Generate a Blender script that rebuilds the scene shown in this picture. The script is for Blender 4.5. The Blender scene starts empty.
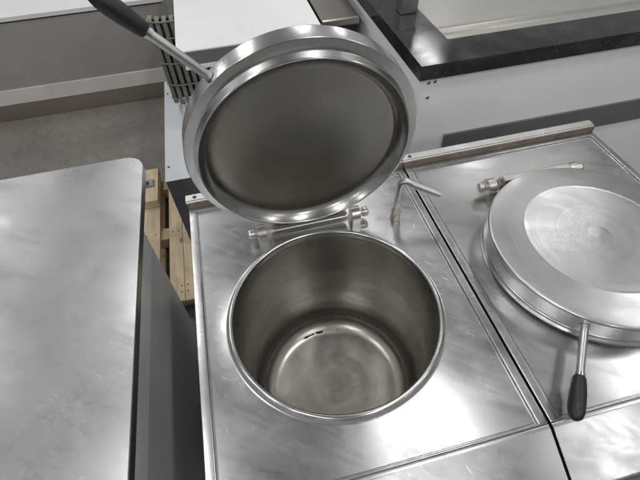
import bpy, bmesh, math, random
from mathutils import Vector, Matrix, Euler
random.seed(7)
PI = math.pi
sc = bpy.context.scene
COL = sc.collection

# ------------------------------------------------------------------ node helpers
class NT:
    def __init__(self, name):
        self.m = bpy.data.materials.new(name); self.m.use_nodes = True
        self.t = self.m.node_tree; self.b = self.t.nodes['Principled BSDF']
        self.tc = self.t.nodes.new('ShaderNodeTexCoord')
    def n(self, typ, **kw):
        nd = self.t.nodes.new('ShaderNode' + typ)
        for k, v in kw.items(): setattr(nd, k, v)
        return nd
    def l(self, a, b): self.t.links.new(a, b)
    def math(self, op, a, b=None, c=None, clamp=False):
        nd = self.n('Math', operation=op, use_clamp=clamp)
        for i, v in enumerate((a, b, c)):
            if v is None: continue
            if isinstance(v, (int, float)): nd.inputs[i].default_value = v
            else: self.l(v, nd.inputs[i])
        return nd.outputs[0]
    def mapping(self, scale=(1,1,1), rot=(0,0,0), src=None):
        mp = self.n('Mapping'); mp.inputs['Scale'].default_value = scale; mp.inputs['Rotation'].default_value = rot
        self.l(src or self.tc.outputs['Object'], mp.inputs['Vector']); return mp.outputs[0]
    def noise(self, vec, scale=5, detail=4, rough=.55, dist=0):
        nd = self.n('TexNoise'); self.l(vec, nd.inputs['Vector'])
        nd.inputs['Scale'].default_value = scale; nd.inputs['Detail'].default_value = detail
        nd.inputs['Roughness'].default_value = rough; nd.inputs['Distortion'].default_value = dist
        return nd.outputs['Fac']
    def remap(self, v, a, b, c, d, smooth=False):
        nd = self.n('MapRange', clamp=True)
        if smooth: nd.interpolation_type = 'SMOOTHSTEP'
        self.l(v, nd.inputs['Value'])
        for i, x in zip(('From Min', 'From Max', 'To Min', 'To Max'), (a, b, c, d)): nd.inputs[i].default_value = x
        return nd.outputs['Result']
    def mix(self, f, a, b, mode='MIX'):
        nd = self.n('Mix', data_type='RGBA', blend_type=mode)
        if isinstance(f, (int, float)): nd.inputs['Factor'].default_value = f
        else: self.l(f, nd.inputs['Factor'])
        for i, v in ((6, a), (7, b)):
            if isinstance(v, tuple): nd.inputs[i].default_value = (*v, 1) if len(v) == 3 else v
            else: self.l(v, nd.inputs[i])
        return nd.outputs[2]
    def bump(self, h, strength=.2, dist=.002, nrm=None):
        nd = self.n('Bump'); nd.inputs['Strength'].default_value = strength; nd.inputs['Distance'].default_value = dist
        self.l(h, nd.inputs['Height'])
        if nrm: self.l(nrm, nd.inputs['Normal'])
        return nd.outputs[0]
    def set(self, k, v):
        s = self.b.inputs[k]
        if isinstance(v, (int, float)): s.default_value = v
        elif isinstance(v, tuple): s.default_value = (*v, 1) if len(v) == 3 else v
        else: self.l(v, s)

def mat_sheet(name, col=(.60,.60,.61), r0=.24, r1=.42, axis=0, stain=.5, grime=True, wav=.25, scratch=.95):
    """worn, wiped stainless sheet: brushed along one axis, faint smears, water spots, fine scratches"""
    k = NT(name)
    s = [170, 170, 170]; s[axis] = 3
    br = k.noise(k.mapping(tuple(s)), 1, 3, .6)
    big = k.noise(k.mapping((1,1,1)), 3.2, 4, .55, .4)
    mid = k.noise(k.mapping((1,1,1)), 13, 6, .7, .3)
    fine = k.noise(k.mapping((1,1,1)), 60, 4, .7)
    rg = k.math('ADD', k.remap(big, .3, .7, r0, r1), k.remap(br, .3, .7, -.003, .003))
    rg = k.math('ADD', rg, k.remap(mid, .3, .72, -.012, .03))
    scr = None
    for i, (a, sc_) in enumerate(((.35, 130), (-.8, 110), (1.25, 150), (2.2, 120), (2.75, 140))):
        v = k.noise(k.mapping((sc_*4, 13 + 3*i, 60), src=k.mapping((1,1,1), (0,0,a))), 1.0, 0, .5)
        w = k.math('MULTIPLY', k.remap(v, .79, .83, 0, 1), k.remap(big, .42, .6, .12, 1))
        scr = w if scr is None else k.math('MAXIMUM', scr, w)
    rg = k.math('ADD', rg, k.math('MULTIPLY', scr, .03 if grime else 0))
    c = k.mix(k.remap(big, .42, .72, 0, stain*.6), col, tuple(x*.84 for x in col))
    c = k.mix(k.remap(mid, .48, .72, 0, stain*.5), c, tuple(x*.86 for x in col))
    smr = k.noise(k.mapping((2.2, 9, 5), src=k.mapping((1,1,1), (0,0,.6))), 1.3, 6, .68, 1.6)
    c = k.mix(k.remap(smr, .46, .70, 0, stain*.75), c, tuple(x*.66 for x in col))
    rg = k.math('ADD', rg, k.remap(smr, .40, .70, -.03, .05)); k.set('Roughness', rg)
    spots = k.math('MULTIPLY', k.remap(fine, .57, .66, 0, 1), k.remap(k.noise(k.mapping(), 6, 4, .6), .5, .66, 0, stain*.9))
    c = k.mix(spots, c, tuple(min(1, x*1.28) for x in col))
    c = k.mix(k.math('MULTIPLY', scr, scratch if grime else 0), c, (1,1,1))
    if grime:
        vo = k.n('TexVoronoi'); vo.inputs['Scale'].default_value = 19; k.l(k.mapping(), vo.inputs['Vector'])
        pn = k.noise(k.mapping(), 90, 3)
        dd = k.math('ADD', vo.outputs['Distance'], k.remap(pn, .3, .7, -.04, .04))
        sp = k.math('MULTIPLY', k.remap(dd, .015, .05, 1, 0), k.remap(k.noise(k.mapping(), 8, 2), .55, .60, 0, 1))
        c = k.mix(k.math('MULTIPLY', sp, .75), c, (.12,.10,.08))
    k.set('Base Color', c); k.set('Metallic', 1.0)
    k.set('Normal', k.bump(k.noise(k.mapping(), 3.2, 2, .4), .25, .011*wav))
    return k.m

def mat_turned(name, col=(.6,.6,.6), r0=.2, r1=.34, aniso=.55, stain=.35, streak=.04, warm=0, freq=380):
    """stainless brushed in circles about the object's own Z axis"""
    k = NT(name)
    sp = k.n('SeparateXYZ'); k.l(k.tc.outputs['Object'], sp.inputs[0])
    rr = k.math('SQRT', k.math('ADD', k.math('MULTIPLY', sp.outputs[0], sp.outputs[0]), k.math('MULTIPLY', sp.outputs[1], sp.outputs[1])))
    an = k.math('ARCTAN2', sp.outputs[1], sp.outputs[0])
    cb = k.n('CombineXYZ'); k.l(rr, cb.inputs[0]); k.l(sp.outputs[2], cb.inputs[1]); k.l(k.math('MULTIPLY', k.math('SINE', an), .004), cb.inputs[2])
    ring = k.noise(k.mapping((freq,freq,freq), src=cb.outputs[0]), 1, 3, .6)
    band = k.noise(k.mapping((26,26,200), src=cb.outputs[0]), 1, 3, .6)
    big = k.noise(k.mapping(), 5, 5, .6, .8)
    rg = k.math('ADD', k.remap(big, .3, .7, r0, r1), k.remap(ring, .3, .7, -streak, streak))
    k.set('Roughness', rg)
    dark = tuple(x*y for x, y in zip(col, (.74-.02*warm, .74-.05*warm, .74-.12*warm)))
    c = k.mix(k.remap(big, .38, .68, 0, stain), col, dark)
    c = k.mix(k.remap(band, .45, .7, 0, stain), c, dark)
    c = k.mix(k.remap(k.noise(k.mapping((1,1,3)), 30, 5, .7, .5), .56, .75, 0, stain*.7), c, tuple(min(1, x*1.2) for x in col))
    k.set('Base Color', c); k.set('Metallic', 1.0)
    k.set('Anisotropic', aniso)
    tg = k.n('Tangent', direction_type='RADIAL', axis='Z'); k.l(tg.outputs[0], k.b.inputs['Tangent'])
    k.set('Normal', k.bump(big, .12, .002))
    return k.m

def mat_paint(name, col, rough=.4, var=.12, metallic=0, scale=6, bump=.05, dirt=(.2,.17,.13), dirt_amt=.25, spec=.5, wave=0):
    k = NT(name)
    big = k.noise(k.mapping(), scale, 6, .62, .5); fine = k.noise(k.mapping(), scale*14, 4, .6)
    c = k.mix(k.remap(big, .3, .75, 0, 1), tuple(min(1, x*(1+var)) for x in col), tuple(x*(1-var) for x in col))
    c = k.mix(k.math('MULTIPLY', k.remap(fine, .60, .78, 0, dirt_amt), k.remap(big, .42, .62, 0, 1)), c, dirt)
    k.set('Base Color', c); k.set('Roughness', k.remap(big, .3, .7, rough*.85, min(1, rough*1.2))); k.set('Metallic', metallic)
    k.set('Specular IOR Level', spec)
    nb = k.bump(fine, bump, .001)
    if wave: nb = k.bump(k.noise(k.mapping(), 7, 2, .5), .5, wave, nb)
    k.set('Normal', nb)
    return k.m

def mat_wood(name, col=(.86,.70,.48)):
    k = NT(name)
    oi = k.n('ObjectInfo'); 
    off = k.n('VectorMath', operation='ADD'); k.l(k.tc.outputs['Object'], off.inputs[0])
    cb = k.n('CombineXYZ'); 
    for i in range(3): k.l(k.math('MULTIPLY', oi.outputs['Random'], 13.7*(i+1)), cb.inputs[i])
    k.l(cb.outputs[0], off.inputs[1])
    g = k.noise(k.mapping((34, 2.2, 34), src=off.outputs[0]), 1, 6, .6, .9)
    f = k.noise(k.mapping((190, 6, 190), src=off.outputs[0]), 1, 3, .6)
    kn = k.n('TexVoronoi'); kn.inputs['Scale'].default_value = 1; k.l(k.mapping((9, 3.2, 9), src=off.outputs[0]), kn.inputs['Vector'])
    c = k.mix(k.remap(g, .3, .7, 0, 1), tuple(min(1, x*1.15) for x in col), tuple(x*.72 for x in col))
    c = k.mix(k.remap(f, .45, .75, 0, .3), c, tuple(x*.5 for x in col))
    c = k.mix(k.remap(kn.outputs['Distance'], .04, .1, .8, 0), c, (.13,.07,.035))
    c = k.mix(k.remap(k.noise(k.mapping(src=off.outputs[0]), 4, 5, .65), .5, .8, 0, .5), c, (.20,.165,.13))
    k.set('Base Color', c); k.set('Roughness', .75); k.set('Normal', k.bump(k.math('ADD', g, f), .35, .0015))
    return k.m

def mat_stone(name):
    k = NT(name)
    big = k.noise(k.mapping(), 5, 6, .65, .8); fl = k.n('TexVoronoi'); fl.inputs['Scale'].default_value = 75; k.l(k.mapping(), fl.inputs['Vector'])
    fn = k.noise(k.mapping(), 240, 2)
    c = k.mix(k.remap(big, .3, .7, 0, 1), (.012,.012,.014), (.034,.033,.036))
    c = k.mix(k.remap(fn, .58, .75, 0, .5), c, (.07,.07,.075))
    speck = k.math('MULTIPLY', k.remap(fl.outputs['Distance'], .07, .13, 1, 0), k.remap(k.noise(k.mapping(), 11, 3), .50, .60, 0, 1))
    c = k.mix(speck, c, (.55,.55,.54))
    dust = k.math('MULTIPLY', k.remap(k.noise(k.mapping((1,1,1)), 3.4, 6, .7, .6), .48, .78, 0, .22), k.remap(fn, .3, .6, .5, 1))
    c = k.mix(dust, c, (.22,.21,.20))
    k.set('Base Color', c); k.set('Roughness', k.remap(big, .3, .7, .08, .2))
    k.set('Normal', k.bump(fn, .02, .001))
    return k.m

def mat_concrete(name):
    k = NT(name)
    big = k.noise(k.mapping(), 1.3, 7, .65, .5); mid = k.noise(k.mapping(), 14, 6, .7); fn = k.noise(k.mapping(), 130, 4, .7)
    c = k.mix(k.remap(big, .3, .7, 0, 1), (.25,.235,.21), (.155,.146,.13))
    c = k.mix(k.remap(mid, .45, .75, 0, .5), c, (.10,.09,.078))
    c = k.mix(k.remap(fn, .48, .72, 0, .55), c, (.40,.38,.345))
    grit = k.n('TexVoronoi'); grit.inputs['Scale'].default_value = 42; k.l(k.mapping(), grit.inputs['Vector'])
    c = k.mix(k.math('MULTIPLY', k.remap(grit.outputs['Distance'], .10, .17, .9, 0), k.remap(mid, .5, .6, 0, 1)), c, (.06,.055,.05))
    k.set('Base Color', c); k.set('Roughness', k.remap(mid, .3, .7, .55, .85)); k.set('Normal', k.bump(k.math('ADD', mid, fn), .3, .002))
    return k.m

M = {}
M['top'] = mat_sheet('worn_steel_sheet', (.54,.54,.543), .22, .34, 0, .8)
M['trim'] = mat_sheet('steel_trim', (.68,.68,.69), .28, .42, 1, .4, True, .25, .4)
M['railm'] = mat_sheet('stained_steel_rail', (.70,.69,.67), .32, .5, 0, .6, True)
M['bodym'] = mat_sheet('body_steel', (.45,.46,.48), .3, .45, 2, .4, False)
M['slabtop'] = mat_sheet('cabinet_top_steel', (.50,.505,.515), .27, .40, 1, .9, True, .25, .35)
M['slate'] = mat_paint('dark_slate_panel', (.52,.555,.58), .36, .14, .15, 3, .03, (.1,.1,.1), .3)
def mat_pot(name):
    k = NT(name)
    sp = k.n('SeparateXYZ'); k.l(k.tc.outputs['Object'], sp.inputs[0])
    rr = k.math('SQRT', k.math('ADD', k.math('MULTIPLY', sp.outputs[0], sp.outputs[0]), k.math('MULTIPLY', sp.outputs[1], sp.outputs[1])))
    big = k.noise(k.mapping((1,1,.6)), 5.5, 5, .62, .9)
    cb = k.n('CombineXYZ'); k.l(k.math('MULTIPLY', rr, 16), cb.inputs[0]); k.l(k.math('MULTIPLY', sp.outputs[2], 26), cb.inputs[1]); k.l(k.math('MULTIPLY', big, .9), cb.inputs[2])
    band = k.noise(cb.outputs[0], 1, 5, .62, .3)
    stk = k.noise(k.mapping((7,7,70)), 1, 5, .68, 1.0)
    mot = k.noise(k.mapping(), 17, 6, .7, .5)
    col = (.48,.47,.44)
    c = k.mix(k.remap(band, .40, .66, 0, .75), col, (.31,.295,.265))
    c = k.mix(k.remap(stk, .44, .68, 0, .55), c, (.25,.24,.22))
    c = k.mix(k.remap(mot, .50, .70, 0, .5), c, (.52,.50,.455))
    c = k.mix(k.remap(big, .52, .75, 0, .45), c, (.30,.26,.205))
    k.set('Base Color', c); k.set('Metallic', 1.0)
    r = k.math('ADD', k.remap(big, .3, .7, .22, .33), k.remap(stk, .3, .7, -.02, .05))
    k.set('Roughness', k.math('ADD', r, k.remap(mot, .3, .7, -.02, .04)))
    k.set('Normal', k.bump(k.noise(k.mapping((1,1,1.6)), 8, 2, .5), .4, .004))
    return k.m
M['pot'] = M['potfloor'] = mat_pot('stained_pot_steel')
M['rim'] = mat_paint('rim_steel', (.62,.62,.62), .2, .06, 1.0, 9, .0, (.4,.4,.4), .2)
M['lidout'] = mat_turned('lid_brushed_steel', (.68,.68,.685), .17, .23, .6, .25, .012, 0, 190)
M['lidtop'] = mat_turned('lid_top_steel', (.60,.60,.605), .27, .40, .3, .6, .02, 0, 160)
def mat_lidplate(name):
    k = NT(name)
    sp = k.n('SeparateXYZ'); k.l(k.tc.outputs['Object'], sp.inputs[0])
    rr = k.math('SQRT', k.math('ADD', k.math('MULTIPLY', sp.outputs[0], sp.outputs[0]), k.math('MULTIPLY', sp.outputs[1], sp.outputs[1])))
    big = k.noise(k.mapping(), 4.2, 5, .6, .8); mid = k.noise(k.mapping(), 14, 6, .7, .6)
    cb = k.n('CombineXYZ'); k.l(k.math('MULTIPLY', rr, 60), cb.inputs[0]); k.l(k.math('MULTIPLY', big, 1.2), cb.inputs[1])
    ring = k.noise(cb.outputs[0], 1, 4, .65)
    drip = k.noise(k.mapping((26, 2.2, 1)), 1, 5, .65, .4)
    c = k.mix(k.remap(big, .38, .64, 0, .9), (.37,.36,.335), (.345,.31,.26))
    c = k.mix(k.remap(ring, .42, .68, 0, .4), c, (.27,.255,.225))
    c = k.mix(k.remap(mid, .52, .74, 0, .45), c, (.48,.46,.42))
    c = k.mix(k.remap(drip, .55, .74, 0, .35), c, (.25,.23,.20))
    k.set('Base Color', c); k.set('Metallic', 1.0)
    k.set('Roughness', k.math('ADD', k.remap(big, .3, .7, .36, .47), k.remap(mid, .3, .7, -.03, .05)))
    k.set('Normal', k.bump(k.noise(k.mapping(), 5, 2, .5), .4, .004))
    return k.m
M['lidin'] = mat_lidplate('lid_plate_steel')
M['cove'] = mat_paint('lid_lip_steel', (.40,.39,.37), .23, .06, 1.0, 6, .0, (.3,.3,.3), .1)
M['castm'] = mat_paint('dull_cast_steel', (.56,.54,.50), .34, .2, 1.0, 18, .15, (.16,.12,.08), .6)
M['pipe'] = mat_paint('grey_steel_pipe', (.52,.53,.55), .36, .15, 1.0, 20, .1, (.3,.28,.26), .4)
M['handle'] = mat_paint('satin_steel_tube', (.60,.60,.61), .34, .06, 1.0, 8, .01, (.4,.4,.4), .1)
M['black'] = mat_paint('black_plastic', (.012,.012,.013), .42, .3, 0, 12, .1)
M['white'] = mat_paint('white_coated_sheet', (.80,.82,.82), .42, .05, 0, 3, .03, (.45,.42,.38), .3)
M['panelw'] = mat_paint('pale_grey_panel', (.86,.87,.88), .4, .05, 0, 2.5, .03, (.4,.38,.35), .25)
M['bluegrey'] = mat_paint('blue_grey_sheet', (.62,.665,.70), .42, .08, 0, 3, .04, (.3,.3,.3), .3)
M['charcoal'] = mat_paint('charcoal_sheet', (.105,.12,.14), .45, .25, 0, 5, .05, (.15,.14,.13), .3)
M['olive'] = mat_paint('olive_grey_guard', (.17,.175,.14), .45, .2, 0, 20, .1, (.08,.07,.05), .6)
M['darkbox'] = mat_paint('dark_housing', (.028,.028,.03), .5, .3, 0, 8, .05)
M['greystrip'] = mat_paint('mid_grey_strip', (.18,.185,.185), .42, .1, .3, 6, .05)
M['farcab'] = mat_paint('far_cabinet_grey', (.42,.405,.38), .4, .12, .3, 2, .05)
M['farlight'] = mat_paint('far_cabinet_pale', (.78,.76,.72), .42, .1, .2, 3, .05)
M['farkick'] = mat_sheet('far_kick_steel', (.52,.47,.41), .25, .4, 2, .4, False)
M['basin'] = mat_paint('basin_grey', (.44,.43,.40), .30, .08, .4, 2.5, .03, (.3,.28,.24), .2)
M['shadedmetal'] = mat_paint('shaded_grey_sheet', (.24,.24,.24), .4, .15, .5, 4, .04)
M['slab'] = mat_paint('brown_reflecting_steel', (.42,.385,.34), .26, .2, 1.0, 3, .03)
M['post'] = mat_paint('dark_steel_post', (.26,.26,.255), .3, .3, .8, 20, .1)
M['dirty_shaded_rail'] = mat_paint('grimy_shaded_rail_steel', (.21,.18,.145), .5, .3, .6, 22, .2, (.10,.06,.035), .9)
M['rust'] = mat_paint('rusty_bolt', (.10,.06,.035), .7, .4, .3, 60, .3)
M['stone'] = mat_stone('black_speckled_stone')
M['wood'] = mat_wood('pine_board'); M['wooddark'] = mat_wood('old_pine_block', (.6,.48,.32))
M['concrete'] = mat_concrete('concrete')
M['soot'] = mat_paint('burnt_residue', (.035,.018,.010), .8, .4, 0, 40, .3)
M['screw'] = mat_paint('screw_steel', (.35,.34,.33), .35, .2, 1.0, 40, .1)
M['brass'] = mat_paint('dull_nut_metal', (.46,.43,.36), .38, .25, 1.0, 30, .2, (.12,.09,.05), .7)

# ------------------------------------------------------------------ mesh helpers
def obj(name, bm, m, parent=None, smooth=35, loc=None):
    bmesh.ops.recalc_face_normals(bm, faces=bm.faces[:])
    a = math.radians(smooth)
    for f in bm.faces: f.smooth = True
    for e in bm.edges:
        e.smooth = len(e.link_faces) == 2 and e.calc_face_angle(0) < a
    me = bpy.data.meshes.new(name); bm.to_mesh(me); bm.free()
    o = bpy.data.objects.new(name, me); COL.objects.link(o)
    me.materials.append(m)
    wn = o.modifiers.new('WeightedNormal', 'WEIGHTED_NORMAL'); wn.keep_sharp = True; wn.weight = 80
    if parent: o.parent = parent
    if loc: o.location = loc
    return o
def empty(name, loc, label=None, cat=None, group=None):
    o = bpy.data.objects.new(name, None); COL.objects.link(o); o.location = loc; o.empty_display_size = .1
    tag(o, label, cat, group); return o
def tag(o, label=None, cat=None, group=None, kind=None):
    if label: o['label'] = label
    if cat: o['category'] = cat
    if group: o['group'] = group
    if kind: o['kind'] = kind
    return o
def add_box(bm, x0, y0, z0, x1, y1, z1, bev=0, seg=2, mat=None):
    t = bmesh.new(); bmesh.ops.create_cube(t, size=1)
    for v in t.verts:
        v.co = Vector(((x0+x1)/2 + v.co.x*(x1-x0), (y0+y1)/2 + v.co.y*(y1-y0), (z0+z1)/2 + v.co.z*(z1-z0)))
    if bev: bmesh.ops.bevel(t, geom=t.edges[:], offset=bev, segments=seg, profile=.5, affect='EDGES')
    if mat is not None: t.transform(mat)
    me = bpy.data.meshes.new('tmp'); t.to_mesh(me); t.free(); bm.from_mesh(me); bpy.data.meshes.remove(me)
    return bm
def box(*a, **k): return add_box(bmesh.new(), *a, **k)
def add_lathe(bm, prof, n=128, cap0=False, cap1=False, mat=None):
    rings = []
    for r, z in prof:
        if r < 1e-6: rings.append([bm.verts.new((0, 0, z))])
        else: rings.append([bm.verts.new((r*math.cos(2*PI*i/n), r*math.sin(2*PI*i/n), z)) for i in range(n)])
    for a, b in zip(rings, rings[1:]):
        for i in range(n):
            j = (i+1) % n
            if len(a) == 1: bm.faces.new((a[0], b[i], b[j]))
            elif len(b) == 1: bm.faces.new((a[i], b[0], a[j]))
            else: bm.faces.new((a[i], b[i], b[j], a[j]))
    if mat is not None:
        for ring in rings:
            for v in ring: v.co = mat @ v.co
    return bm
def lathe(prof, n=128, mat=None): return add_lathe(bmesh.new(), prof, n, mat=mat)
def add_tube(bm, pts, r, n=20, caps=True, bev=.0):
    """swept tube, r a number or a list"""
    pts = [Vector(p) for p in pts]; rs = r if isinstance(r, (list, tuple)) else [r]*len(pts)
    t0 = (pts[1]-pts[0]).normalized(); up = Vector((0,0,1)) if abs(t0.z) < .9 else Vector((1,0,0))
    u = t0.cross(up).normalized(); rings = []
    for i, p in enumerate(pts):
        t = (pts[min(i+1, len(pts)-1)] - pts[max(i-1, 0)]).normalized()
        u = (u - t*u.dot(t)).normalized(); w = t.cross(u)
        rings.append([bm.verts.new(p + rs[i]*(math.cos(2*PI*k/n)*u + math.sin(2*PI*k/n)*w)) for k in range(n)])
    for a, b in zip(rings, rings[1:]):
        for k in range(n): bm.faces.new((a[k], a[(k+1) % n], b[(k+1) % n], b[k]))
    if caps: bm.faces.new(rings[0]); bm.faces.new(rings[-1])
    return bm
def tube(pts, r, n=20): return add_tube(bmesh.new(), pts, r, n)
def add_prism(bm, poly, axis, a, b):
    """polygon in the two other axes extruded along an axis"""
    def P(p, t):
        return {0: (t, p[0], p[1]), 1: (p[0], t, p[1]), 2: (p[0], p[1], t)}[axis]
    A = [bm.verts.new(P(p, a)) for p in poly]; B = [bm.verts.new(P(p, b)) for p in poly]
    bm.faces.new(A); bm.faces.new(B)
    for i in range(len(poly)):
        j = (i+1) % len(poly); bm.faces.new((A[i], A[j], B[j], B[i]))
    return bm
def prism(*a): return add_prism(bmesh.new(), *a)
def fillet(c, r, a0, a1, n=6): return [(c[0]+r*math.cos(a0+(a1-a0)*i/n), c[1]+r*math.sin(a0+(a1-a0)*i/n)) for i in range(n+1)]
def screw_bm(r=.006, h=.003):
    bm = lathe([(0, h), (r*.7, h*.95), (r, h*.35), (r, 0)], 20)
    return bm

FLOOR = -.9
# ------------------------------------------------------------------ setting
bm = bmesh.new(); bmesh.ops.create_grid(bm, x_segments=4, y_segments=4, size=30)
tag(obj('ground', bm, M['concrete'], loc=(0,0,FLOOR)), kind='structure')

# ------------------------------------------------------------------ the boiling kettles
W, D = .80, .953
KX, KY, KR = .3925, .4232, .305
TILT_OPEN, TILT_SHUT = math.radians(95.82), PI
HY, HZ = .75, .027                       # lid hinge axis
LA, LB = .327, .028

def worktop_bm():
    bm = bmesh.new(); n = 128
    x0, y0, x1, y1 = .030, .010, W-.030, .922
    # points round the inner rectangle matched to the circle
    base = []
    corners = [math.atan2(y-KY, x-KX) for x, y in ((x0,y0),(x1,y0),(x1,y1),(x0,y1))]
    angs = sorted([2*PI*i/n - PI for i in range(n)] )
    for c in corners:
        k = min(range(n), key=lambda i: abs(angs[i]-c)); angs[k] = c
    for a in angs:
        dx, dy = math.cos(a), math.sin(a); t = 1e9
        if dx > 1e-9: t = min(t, (x1-KX)/dx)
        if dx < -1e-9: t = min(t, (x0-KX)/dx)
        if dy > 1e-9: t = min(t, (y1-KY)/dy)
        if dy < -1e-9: t = min(t, (y0-KY)/dy)
        base.append((KX+dx*t, KY+dy*t))
    def rect_loop(X0, Y0, X1, Y1, z):
        return [bm.verts.new((X0+(p[0]-x0)/(x1-x0)*(X1-X0), Y0+(p[1]-y0)/(y1-y0)*(Y1-Y0), z)) for p in base]
    R0 = KR + .002
    loops = []
    for r, z in ((R0-.004, .004), (R0, .0005), (R0+.003, -.003), (R0+.008, -.004)):
        loops.append([bm.verts.new((KX+r*math.cos(a), KY+r*math.sin(a), z)) for a in angs])
    # planar field in a few rings so the bump and slight dish shade evenly
    inner = [(KX+(R0+.008)*math.cos(a), KY+(R0+.008)*math.sin(a)) for a in angs]
    for t in (.33, .66):
        loops.append([bm.verts.new((i[0]+(b[0]-i[0])*t, i[1]+(b[1]-i[1])*t, -.004-.0008*math.sin(t*PI))) for i, b in zip(inner, base)])
    def grow(d, df, db, z): return rect_loop(x0-d, y0-df, x1+d, y1+db, z)
    loops += [grow(0, 0, 0, -.004), grow(.0015, .001, .002, -.0066), grow(.0045, .003, .0085, -.0064), grow(.0065, .0045, .0105, .0005), grow(.0085, .006, .0125, .0015),
              grow(.0275, .008, .0285, .0015), grow(.0293, .0093, .0303, .0005), grow(.030, .010, .031, -.002), grow(.030, .010, .031, -.035)]
    for a, b in zip(loops, loops[1:]):
        for i in range(n): bm.faces.new((a[i], a[(i+1) % n], b[(i+1) % n], b[i]))
    return bm

def lid_top_bm():
    return lathe([(0,-.0925), (.03,-.0924), (.034,-.0912), (.20,-.0895), (.204,-.0905), (.212,-.0905), (.216,-.089), (.27,-.086), (.300,-.083), (.307,-.0815)], 160)
def lid_shell_bm():
    p = [(.307,-.0814), (.3098,-.079), (.311,-.075), (.311,-.0285), (.3103,-.0265), (.3085,-.026), (.2875,-.0262), (.2848,-.025), (.2838,-.022),
          (.2812,-.0025), (.2803,-.0006), (.279,0), (.2772,-.0007), (.2755,-.0028)]
    return lathe(p, 160)
def lid_lip_bm():
    return lathe([(.2754,-.0027), (.2712,-.0110), (.2660,-.0185), (.2605,-.0250), (.2540,-.0303), (.2480,-.0328)], 160)
def lid_plate_bm():
    p = [(.2481,-.0327), (.2455,-.0333), (.2420,-.0337), (.236,-.0336), (.228,-.0331), (.20,-.0312), (.12,-.0270), (.05,-.0248), (0,-.0243)]
    return lathe(p, 160)

def build_lid(root, tilt):
    c = Vector((KX, HY, HZ)) + LA*Vector((0, math.cos(tilt), math.sin(tilt))) + LB*Vector((0, -math.sin(tilt), math.cos(tilt)))
    lid = obj('lid', lid_shell_bm(), M['lidout'], root); lid.location = c; lid.rotation_euler = (tilt, 0, 0)
    obj('inner_plate', lid_plate_bm(), M['lidin'], lid); obj('inner_lip', lid_lip_bm(), M['cove'], lid); obj('lid_top', lid_top_bm(), M['lidtop'], lid)
    a = math.radians(129.6); dx, dy = math.cos(a), math.sin(a)
    h = -.052
    obj('handle', add_tube(add_tube(bmesh.new(), [(dx*.312, dy*.312, h), (dx*.316, dy*.316, h)], .0125), [(dx*.316, dy*.316, h), (dx*.40, dy*.40, h), (dx*.468, dy*.468, h)], .0100, 24), M['handle'], lid)
    obj('ferrule', tube([(dx*.452, dy*.452, h), (dx*.4523, dy*.4523, h), (dx*.4605, dy*.4605, h), (dx*.461, dy*.461, h)], [.0101, .0122, .0122, .0101], 24), M['rim'], lid)
    ks = [.462, .465, .475, .50, .53, .55, .563, .570, .572]; kr = [.0125, .0150, .0162, .0185, .0195, .0185, .0150, .008, .001]
    obj('knob', tube([(dx*s, dy*s, h) for s in ks], kr, 24), M['black'], lid)
    hb = tube([(-.128, -LA, -LB), (.128, -LA, -LB)], .0185, 32)
    add_box(hb, -.126, -LA+.002, -.072, .126, -.297, -.0425, .004)
    add_box(hb, -.1265, -LA-.012, -.060, .1265, -.3095, -.0115, .007, 3)
    obj('hinge_leaf', hb, M['castm'], lid)
    return lid

def bracket_bm():
    bm = bmesh.new()
    poly = [(-.024, -.004), (.030, -.004), (.030, .004), (.028, .0065)] + fillet((0, HZ+.004), .0265, -.35, PI+.1, 14) + [(-.0265, .004)]
    add_prism(bm, poly, 0, -.0140, .0140)
    add_box(bm, -.0165, -.031, -.004, .032, .030, .0028, .0012)
    bmesh.ops.bevel(bm, geom=[e for e in bm.edges if len(e.link_faces) == 2 and e.calc_face_angle(0) > 1.2], offset=.0012, segments=2, profile=.5, affect='EDGES')
    return bm
def pin_bm(side):
    s = side
    return tube([(s*q, 0, HZ+.003) for q in (.0135, .0165, .0167, .0235, .0237, .027, .035, .042, .0455, .0465)],
                [.0135, .0135, .0110, .0110, .0140, .0162, .0170, .0155, .010, .001], 24)

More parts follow.
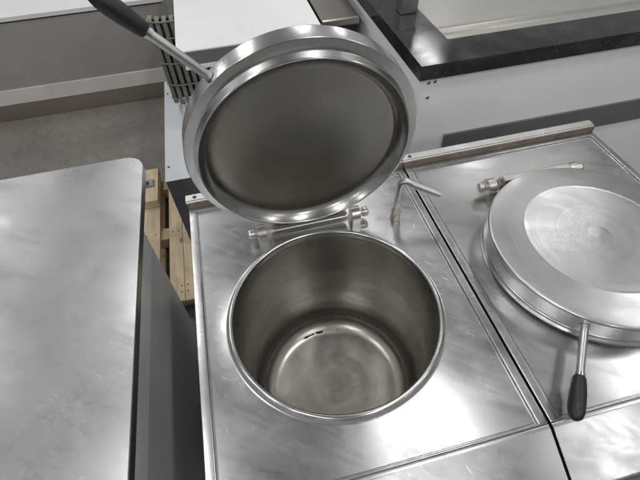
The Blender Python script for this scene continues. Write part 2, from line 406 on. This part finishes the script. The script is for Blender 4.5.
def build_kettle(tilt, label):
    root = empty('boiling_kettle', (0, 0, FLOOR), label, 'boiling kettle', 'steel boiling kettles in a row')
    up = (0, 0, -FLOOR)
    def part(name, bm, m, parent=root, smooth=35):
        return obj(name, bm, m, parent, smooth, up if parent is root else None)
    part('worktop', worktop_bm(), M['top'])
    # vessel
    rp = [(KR-.0145, -.012), (KR-.0145, .0065), (KR-.0135, .0095), (KR-.011, .0115), (KR-.0075, .012), (KR-.004, .0112), (KR-.0015, .0085), (KR-.0005, .004), (KR-.0005, -.012)]
    ri = KR-.0145; fz = -.560; fr = .078
    pp = [(ri, -.0121), (ri-.0006, -.02), (ri-.0012, -.15), (ri-.0018, -.30), (ri-.003, fz+fr)]; fp = [(ri-.003, fz+fr-.0001)] + [(ri-.003-fr+fr*math.cos(t), fz+fr-fr*math.sin(t)*1.0) for t in [PI/2*i/14 for i in range(1, 15)]]
    rf = ri-.003-fr
    fl = fp + [(rf*.6, fz-.006), (rf*.3, fz-.009), (0, fz-.010)]
    pot = obj('pot', lathe(pp, 160), M['pot'], root, 35, (KX, KY, -FLOOR))
    obj('rim', lathe(rp, 160), M['rim'], pot)
    obj('pot_floor', lathe(fl, 128), M['potfloor'], pot)
    # cabinet below
    bm = bmesh.new()
    add_box(bm, .006, .004, -.86, W-.006, D-.004, -.0355)
    bmesh.ops.delete(bm, geom=[f for f in bm.faces if f.normal.z > .9], context='FACES')
    part('cabinet', bm, M['bodym'])
    cons = [(-.0005, -.002), (-.004, -.0005), (-.012, -.0022), (-.135, -.060), (-.142, -.066), (-.145, -.074), (-.145, -.20), (-.05, -.24), (-.0005, -.24)]
    part('control_console', prism([(y, z) for y, z in cons], 0, .001, W-.001), M['top'])
    part('back_rail', add_box(add_box(bmesh.new(), -.004, D+.004, -.16, W+.001, D+.046, .026, .002), -.004, D+.012, .0262, W+.001, D+.040, .029, .001), M['railm'])
    part('rail_face', add_box(bmesh.new(), -.0035, D+.0005, -.02, W+.0005, D+.0037, .0245, .0006), M['dirty_shaded_rail'])  # thin plate, its dark brown holds both grime and the rail front's shade
    part('rail_bolt', lathe([(0,.0035), (.005,.003), (.0068,.001), (.0068,0)], 20, mat=Matrix.Translation((.028, D+.026, .029))), M['rust'])
    for x in (.07, W-.07):
        for y in (.09, D-.09):
            obj('leg', lathe([(.022, .10), (.022, .03), (.03, .028), (.03, .002), (.026, 0), (0, 0)], 24), M['castm'], root, 35, (x, y, 0))
    for x, s in ((KX-.157, -1), (KX+.157, 1)):
        b = obj('hinge_bracket', bracket_bm(), M['castm'], root, 35, (x, HY, -FLOOR-.003))
        obj('hinge_pin', pin_bm(s), M['castm'], b).location = (0, 0, .003)
    lid = build_lid(root, tilt); lid.location.z += -FLOOR
    return root
k1 = build_kettle(TILT_OPEN, 'steel boiling kettle with its round lid tipped open over an empty pot')
# water tap on the worktop
tap = empty('water_tap', (.685, .724, -.004), 'small bent grey steel water pipe on a hex nut behind the open pot', 'tap')
bm = lathe([(0, 0), (.0185, 0), (.0185, .004), (.0165, .006), (.0165, .022)], 6)
add_lathe(bm, [(.0150, .022), (.0150, .030), (.0162, .032), (.0162, .046), (.0150, .049), (.0119, .050)], 24)
obj('nut', bm, M['brass'], tap, 25)
P0, P1, P2 = Vector((0, 0, .045)), Vector((.003, -.001, .172)), Vector((.116, -.054, .128))
pts = [P0, P0.lerp(P1, .4), P0.lerp(P1, .72)]
a_, b_ = P0.lerp(P1, .74), P1.lerp(P2, .30)
for i in range(11):
    t = i/10; c_ = P1 + Vector((0, 0, .012)); pts.append((1-t)**2*a_ + 2*t*(1-t)*c_ + t*t*b_)
pts += [P1.lerp(P2, .6), P2]
obj('spout', tube(pts, .0116, 24), M['pipe'], tap)

# burnt marks on the floor of the pot
rng = random.Random(3); bm = bmesh.new()
for k in range(22):
    a = PI/2 + .14 + rng.uniform(-.16, .20) if k < 18 else rng.uniform(.6, 2.4)
    r = .236 + rng.uniform(-.003, .003); s = rng.uniform(.0035, .009) * (1 if k < 18 else .45)
    c = Vector((r*math.cos(a), r*math.sin(a), 0)); vs = []
    tx = Vector((-math.sin(a), math.cos(a), 0)); ty = Vector((math.cos(a), math.sin(a), 0))
    m_ = 10
    top = bm.verts.new(c + Vector((0, 0, .0022)))
    for i in range(m_):
        q = 2*PI*i/m_; f = s*rng.uniform(.7, 1.3); vs.append(bm.verts.new(c + tx*math.cos(q)*f*1.9 + ty*math.sin(q)*f*.5 + Vector((0, 0, -.0012))))
    for i in range(m_): bm.faces.new((top, vs[i], vs[(i+1) % m_]))
tag(obj('burnt_residue', bm, M['soot'], loc=(KX, KY, -.5550)), 'dark burnt crumbs stuck on the floor of the open pot', 'residue', kind='stuff')

# second kettle: a copy with its lid shut
def copy_tree(o, parent=None):
    c = o.copy(); COL.objects.link(c)
    if parent: c.parent = parent
    for ch in list(o.children): copy_tree(ch, c)
    return c
k2 = copy_tree(k1); k2.location = (.806, 0, FLOOR)
k2['label'] = 'steel boiling kettle with its lid shut, right of the open one'
for ch in k2.children:
    if ch.name.split('.')[0] == 'lid':
        t = TILT_SHUT
        ch.location = Vector((KX, HY, HZ-FLOOR)) + LA*Vector((0, math.cos(t), math.sin(t))) + LB*Vector((0, -math.sin(t), math.cos(t)))
        ch.rotation_euler = (t, 0, 0)

# ------------------------------------------------------------------ appliance on the left
la = empty('steel_cabinet', (-.55, .4, FLOOR), 'dark blue grey steel cabinet beside the open kettle with a pale round cornered top', 'cabinet')
def at(root, bm): bm.transform(Matrix.Translation(-root.location)); return bm
poly = [(-1.30, -.75), (-.168, -.75)] + fillet((-.168-.075, 1.318-.075), .075, 0, PI/2, 10) + [(-1.30, 1.318)]
bm = prism(poly, 2, -.040, 0)
bmesh.ops.bevel(bm, geom=[e for e in bm.edges if abs(e.verts[0].co.z-e.verts[1].co.z) < 1e-5], offset=.006, segments=3, profile=.5, affect='EDGES')
obj('top_slab', at(la, bm), M['slabtop'], la)
obj('side_panel', at(la, box(-.205, -.70, -.86, -.1715, .938, -.0405, .003)), M['slate'], la)
obj('front_panel', at(la, box(-1.28, -.70, -.86, -.206, -.67, -.0405, .003)), M['slate'], la)
obj('back_panel', at(la, box(-1.28, .90, -.86, -.206, .93, -.0405, .003)), M['slate'], la)
for x in (-1.2, -.25):
    for y in (-.6, .85):
        obj('foot', lathe([(0, 0), (.025, 0), (.025, .04), (0, .04)], 20), M['castm'], la, 35, (x+.55, y-.4, 0))

# ------------------------------------------------------------------ pallet with boards along Y
pl = empty('wooden_pallet', (-.1, 1.6, FLOOR), 'pale pine pallet on the floor under the blue grey appliance', 'pallet')
zt = -.780
for x0, x1, ya, yb in ((-.452, -.350, 1.13, 2.16), (-.297, -.222, 1.128, 2.16), (-.2195, -.13, 1.126, 2.16), (-.07, .03, 1.13, 2.16), (.10, .20, 1.13, 2.16), (.26, .36, 1.13, 2.16)):
    obj('deck_board', at(pl, box(x0, ya, zt-.022, x1, yb, zt, .002)), M['wood'], pl)
for xa in (-.43, -.375, -.28, -.24, -.20, -.15):
    for ya in (1.185, 1.225, 1.63, 2.07):
        o = obj('nail', lathe([(0,.0015), (.0035,.0012), (.0045,0)], 12), M['rust'], pl); o.location = Vector((xa+.006*math.sin(ya*40+xa*90), ya, zt)) - pl.location
for y0 in (1.16, 1.60, 2.04):
    obj('stringer', at(pl, box(-.455, y0, FLOOR+.022, .36, y0+.09, zt-.0225, .003)), M['wooddark'], pl)
for x0 in (-.45, -.1, .26):
    obj('bottom_board', at(pl, box(x0, 1.13, FLOOR, x0+.1, 2.16, FLOOR+.0215, .002)), M['wood'], pl)
bk = obj('timber_block', box(-.470, 1.86, zt+.001, -.345, 2.17, zt+.060, .004), M['wood'])
tag(bk, 'short pine block lying across the outer pallet board', 'timber block')
ft = empty('bolted_plate', (-.415, 2.02, zt+.061), 'small steel plate with a bolt lying on the pine block', 'plate')
obj('plate', box(-.045, -.032, 0, .045, .032, .012, .002), M['screw'], ft)
obj('bolt', add_lathe(lathe([(0, .052), (.008, .052), (.010, .050), (.010, .0125)], 16), [(0,.027),(.019, .027), (.019, .013), (0, .013)], 6), M['pipe'], ft, 25)

# ------------------------------------------------------------------ low blue grey appliance on the pallet
ap = empty('low_appliance', (.35, 2.0, zt), 'low blue grey appliance with a charcoal front on the wooden pallet', 'appliance')
obj('top_sheet', at(ap, box(-.173, 1.496, -.304, .90, 2.464, -.300, .0012)), M['bluegrey'], ap)
obj('front_panel', at(ap, box(-.170, 1.499, -.778, .898, 1.52, -.3045, .001)), M['charcoal'], ap)
bm = box(-.171, 1.521, -.778, .899, 2.46, -.3045, .001); obj('housing', at(ap, bm), M['charcoal'], ap)
for x, y in ((-.155, 1.605), (-.153, 2.31), (.2, 1.56)):
    obj('screw', screw_bm(.006, .003), M['black'], ap, 35, (x-.35, y-2.0, -.2999-zt))

# white topped condensing unit with the wire guard
wc = empty('condensing_unit', (.38, 2.4, -.2995), 'white topped condensing unit behind the open lid with a slatted olive fan guard', 'condensing unit')
obj('white_cover', at(wc, prism([(1.700, .215), (1.697, .211), (1.722, .140), (3.30, .140), (3.30, .215)], 0, .033, .687)), M['white'], wc)
obj('front_panel', at(wc, prism([(1.6965, .207), (1.6935, .207), (1.7185, .1405), (1.7215, .1405)], 0, .034, .686)), M['shadedmetal'], wc)  # grey sheet with the shade of the cover's undercut front in its colour
obj('front_lip', at(wc, box(.052, 1.716, .118, .675, 1.742, .1385, .003)), M['white'], wc)
obj('housing', at(wc, box(.110, 2.12, -.299, .68, 3.25, .1395, .004)), M['darkbox'], wc)
# fan shroud behind the guard
fs = bmesh.new(); Mx = Matrix.Translation((.055, 2.150, -.06)) @ Matrix.Rotation(PI/2, 4, 'X')
add_lathe(fs, [(.135, -.03), (.140, .045), (.125, .050), (.112, .02), (.105, -.03)], 48, mat=Mx)
for i in range(5):
    R_ = Mx @ Matrix.Rotation(2*PI*i/5, 4, 'Z') @ Matrix.Rotation(.5, 4, 'X')
    add_box(fs, .02, -.028, -.001, .10, .028, .001, mat=R_)
add_lathe(fs, [(0, .02), (.025, .018), (.028, -.02), (0, -.02)], 24, mat=Mx)
obj('fan_plate', at(wc, add_box(box(-.086, 2.125, -.235, .109, 2.135, .139, .001), -.086, 2.126, .1395, .030, 2.135, .196, .001)), M['darkbox'], wc)
obj('fan', at(wc, fs), M['darkbox'], wc)
g = bmesh.new(); yg = 2.055
for i in range(7):
    x = -.088 + .0345*i
    top, bot = .212, -.215
    yo = .030*max(0, (1.6-i)/1.6)**2; yg_ = yg; 
    path = [(yg+.055, top), (yg+.012, top-.002), (yg+.002, top-.012), (yg, top-.03), (yg, bot), (yg+.010, bot-.024), (yg+.030, bot-.042), (yg+.060, bot-.051), (yg+.10, bot-.053)]
    path = [(a_+yo, b_) for a_, b_ in path]
    for (ya, za), (yb, zb) in zip(path, path[1:]):
        v = [g.verts.new(p) for p in ((x-.0100, ya, za), (x+.0100, ya, za), (x+.0100, yb, zb), (x-.0100, yb, zb))]
        nrm = Vector((0, -(zb-za), (yb-ya))); nrm.normalize()
        if nrm.y < 0: nrm = -nrm
        w = [g.verts.new(q.co + nrm*.005) for q in v]
        g.faces.new(v); g.faces.new(w[::-1])
        for a in range(4): b = (a+1) % 4; g.faces.new((v[a], v[b], w[b], w[a]))
obj('guard_slats', at(wc, g), M['olive'], wc)
g = bmesh.new()
for z in (.205, .126, -.002, -.122, -.205):
    add_tube(g, [(-.100, yg+.05, z), (-.100, yg+.034, z), (-.096, yg+.024, z), (-.078, yg+.012, z), (-.050, yg-.001, z), (-.020, yg-.004, z), (.140, yg-.004, z)], .0042, 8)
obj('guard_wires', at(wc, g), M['olive'], wc)

# stainless slab behind, right of the white cover
ss = empty('steel_slab', (.85, 2.4, -.2995), 'brown reflecting steel worktop between the white cover and the black counter', 'worktop')
obj('slab', at(ss, box(.753, 2.035, .070, .962, 3.2, .112, .010, seg=4)), M['slab'], ss)
obj('housing', at(ss, box(.755, 2.13, -.299, .960, 3.2, .0695, .002)), M['darkbox'], ss)

# ------------------------------------------------------------------ black topped counter
bc = empty('counter', (1.8, 2.2, FLOOR), 'pale grey counter unit with a thick black speckled stone top', 'counter')
X0, Y0, ZT = .987, 1.297, .200
t = bmesh.new()
# a frame of stone round the sunk steel tray, one mesh
ix, iy = 1.183, 1.482; x1, y1 = 3.4, 3.6
outer = [(X0, Y0), (x1, Y0), (x1, y1), (X0, y1)]; inner = [(ix, iy), (x1-.19, iy), (x1-.19, y1-.19), (ix, y1-.19)]
lv = []
for z in (ZT, ZT-.064):
    lv.append(([t.verts.new((*p, z)) for p in outer], [t.verts.new((*p, z)) for p in inner]))
for i in range(4):
    j = (i+1) % 4
    t.faces.new((lv[0][0][i], lv[0][0][j], lv[0][1][j], lv[0][1][i])); t.faces.new((lv[1][0][i], lv[1][0][j], lv[1][1][j], lv[1][1][i]))
    t.faces.new((lv[0][0][i], lv[0][0][j], lv[1][0][j], lv[1][0][i])); t.faces.new((lv[0][1][i], lv[0][1][j], lv[1][1][j], lv[1][1][i]))
bmesh.ops.bevel(t, geom=[e for e in t.edges if abs(e.verts[0].co.z-ZT) < 1e-5 and abs(e.verts[1].co.z-ZT) < 1e-5 and e.calc_face_angle(0) > 1], offset=.003, segments=2, profile=.5, affect='EDGES')
obj('stone_top', at(bc, t), M['stone'], bc)
obj('front_panel', at(bc, box(X0+.022, Y0+.022, -.86, 3.38, Y0+.042, ZT-.0645, .001)), M['panelw'], bc)
obj('side_panel', at(bc, box(X0+.0225, Y0+.0425, -.86, X0+.042, 3.5, ZT-.0645, .001)), M['panelw'], bc)
obj('vent_strip', at(bc, box(1.167, Y0+.010, -.30, 3.2, Y0+.0215, -.174, .001)), M['greystrip'], bc)
tr = bmesh.new()
prof = [(iy+.001, ZT-.030), (iy+.10, ZT-.030), (iy+.112, ZT-.027), (iy+.120, ZT-.014), (iy+.128, ZT-.0125), (iy+.140, ZT-.013), (iy+.150, ZT-.018), (iy+.165, ZT-.0185), (y1-.192, ZT-.012), (y1-.192, ZT-.0475), (iy+.001, ZT-.0475)]
add_prism(tr, prof, 0, ix+.001, x1-.191)
obj('sunk_tray', at(bc, tr), M['basin'], bc)
for x, z in ((1.042, .109), (1.070, .111), (1.048, .040)):
    s = obj('screw', lathe([(0, .004), (.0055, .0035), (.008, .001), (.008, 0)], 20, mat=Matrix.Rotation(PI/2, 4, 'X')), M['screw'], bc)
    s.location = Vector((x, Y0+.0219, z)) - bc.location
po = empty('square_post', (1.120, 1.81, ZT+.0005), 'dark square steel post standing on the black stone counter', 'post')
obj('post_tube', box(-.042, -.036, 0, .042, .036, .42, .004), M['post'], po)
obj('post_collar', box(-.046, -.040, .075, .046, .040, .11, .003), M['screw'], po)

# ------------------------------------------------------------------ far cabinet at the back left
fc = empty('far_cabinet', (-1.2, 3.7, FLOOR), 'dull grey cabinet with a pale lower rail far back behind the lid handle', 'cabinet')
obj('front_panel', at(fc, box(-3.2, 3.36, -.635, -.13, 3.95, -.165, .004)), M['farcab'], fc)
obj('lower_rail', at(fc, box(-3.2, 3.350, -.757, -.13, 3.95, -.6355, .006)), M['farlight'], fc)
obj('kick_panel', at(fc, box(-3.2, 3.372, -.898, -.13, 3.95, -.768, .002)), M['farkick'], fc)
obj('top_sheet', at(fc, box(-3.2, 3.345, -.150, -.13, 3.95, -.120, .003)), M['white'], fc)

# ------------------------------------------------------------------ light: rows of ceiling tubes, dim hall
w = bpy.data.worlds.new('World'); sc.world = w; w.use_nodes = True
nt = w.node_tree; bg = nt.nodes['Background']
tcw = nt.nodes.new('ShaderNodeTexCoord'); sep = nt.nodes.new('ShaderNodeSeparateXYZ'); rmp = nt.nodes.new('ShaderNodeValToRGB')
nt.links.new(tcw.outputs['Generated'], sep.inputs[0])
mr = nt.nodes.new('ShaderNodeMapRange'); mr.inputs['From Min'].default_value = -1; mr.inputs['From Max'].default_value = 1
nt.links.new(sep.outputs[2], mr.inputs['Value']); nt.links.new(mr.outputs[0], rmp.inputs[0])
e = rmp.color_ramp.elements; e[0].position = .46; e[0].color = (.3,.295,.29,1); e[1].position = .85; e[1].color = (.29,.295,.30,1)
m_ = e.new(.56); m_.color = (.95,.95,.96,1)
nt.links.new(rmp.outputs[0], bg.inputs['Color']); bg.inputs['Strength'].default_value = .37

def lamp(x, y, z, lx, ly, power, col=(1,.985,.96)):
    l = bpy.data.lights.new('ceiling_tube', 'AREA'); l.shape = 'RECTANGLE'; l.size = lx; l.size_y = ly; l.energy = power; l.color = col
    o = bpy.data.objects.new('ceiling_tube', l); COL.objects.link(o); o.location = (x, y, z)
    return o
for x in (-2.6, -.75, 1.10, 2.95):
    for y in (-2.4, -.9, .56, 2.1, 3.6, 5.1):
        near = x == 1.10 and y == .56
        lamp(x, y, 2.25, .14, .40 if near else .75, 8.5 if near else (11 if y < 0 else 8))

# ------------------------------------------------------------------ camera
cam = bpy.data.cameras.new('Camera'); co = bpy.data.objects.new('Camera', cam); COL.objects.link(co); sc.camera = co
yaw, pitch, roll, f = -0.19783987, 0.70005081, -0.05436172, 423.06
Rm = Matrix.Rotation(yaw, 4, 'Z') @ Matrix.Rotation(pitch, 4, 'X') @ Matrix.Rotation(roll, 4, 'Z')
co.matrix_world = Matrix.Translation((.2388035, -.1831549, 1.0599730)) @ Rm
cam.sensor_width = 36; cam.sensor_fit = 'HORIZONTAL'; cam.lens = f/640*36; cam.clip_start = .02; cam.clip_end = 200

sc.view_settings.view_transform = 'Standard'; sc.view_settings.look = 'None'; sc.view_settings.exposure = 0; sc.view_settings.gamma = 1
sc.cycles.use_denoising = True; sc.cycles.denoising_input_passes = 'RGB'; sc.cycles.sample_clamp_indirect = 4; sc.cycles.blur_glossy = .6
sc.render.resolution_x = 1024; sc.render.resolution_y = 768
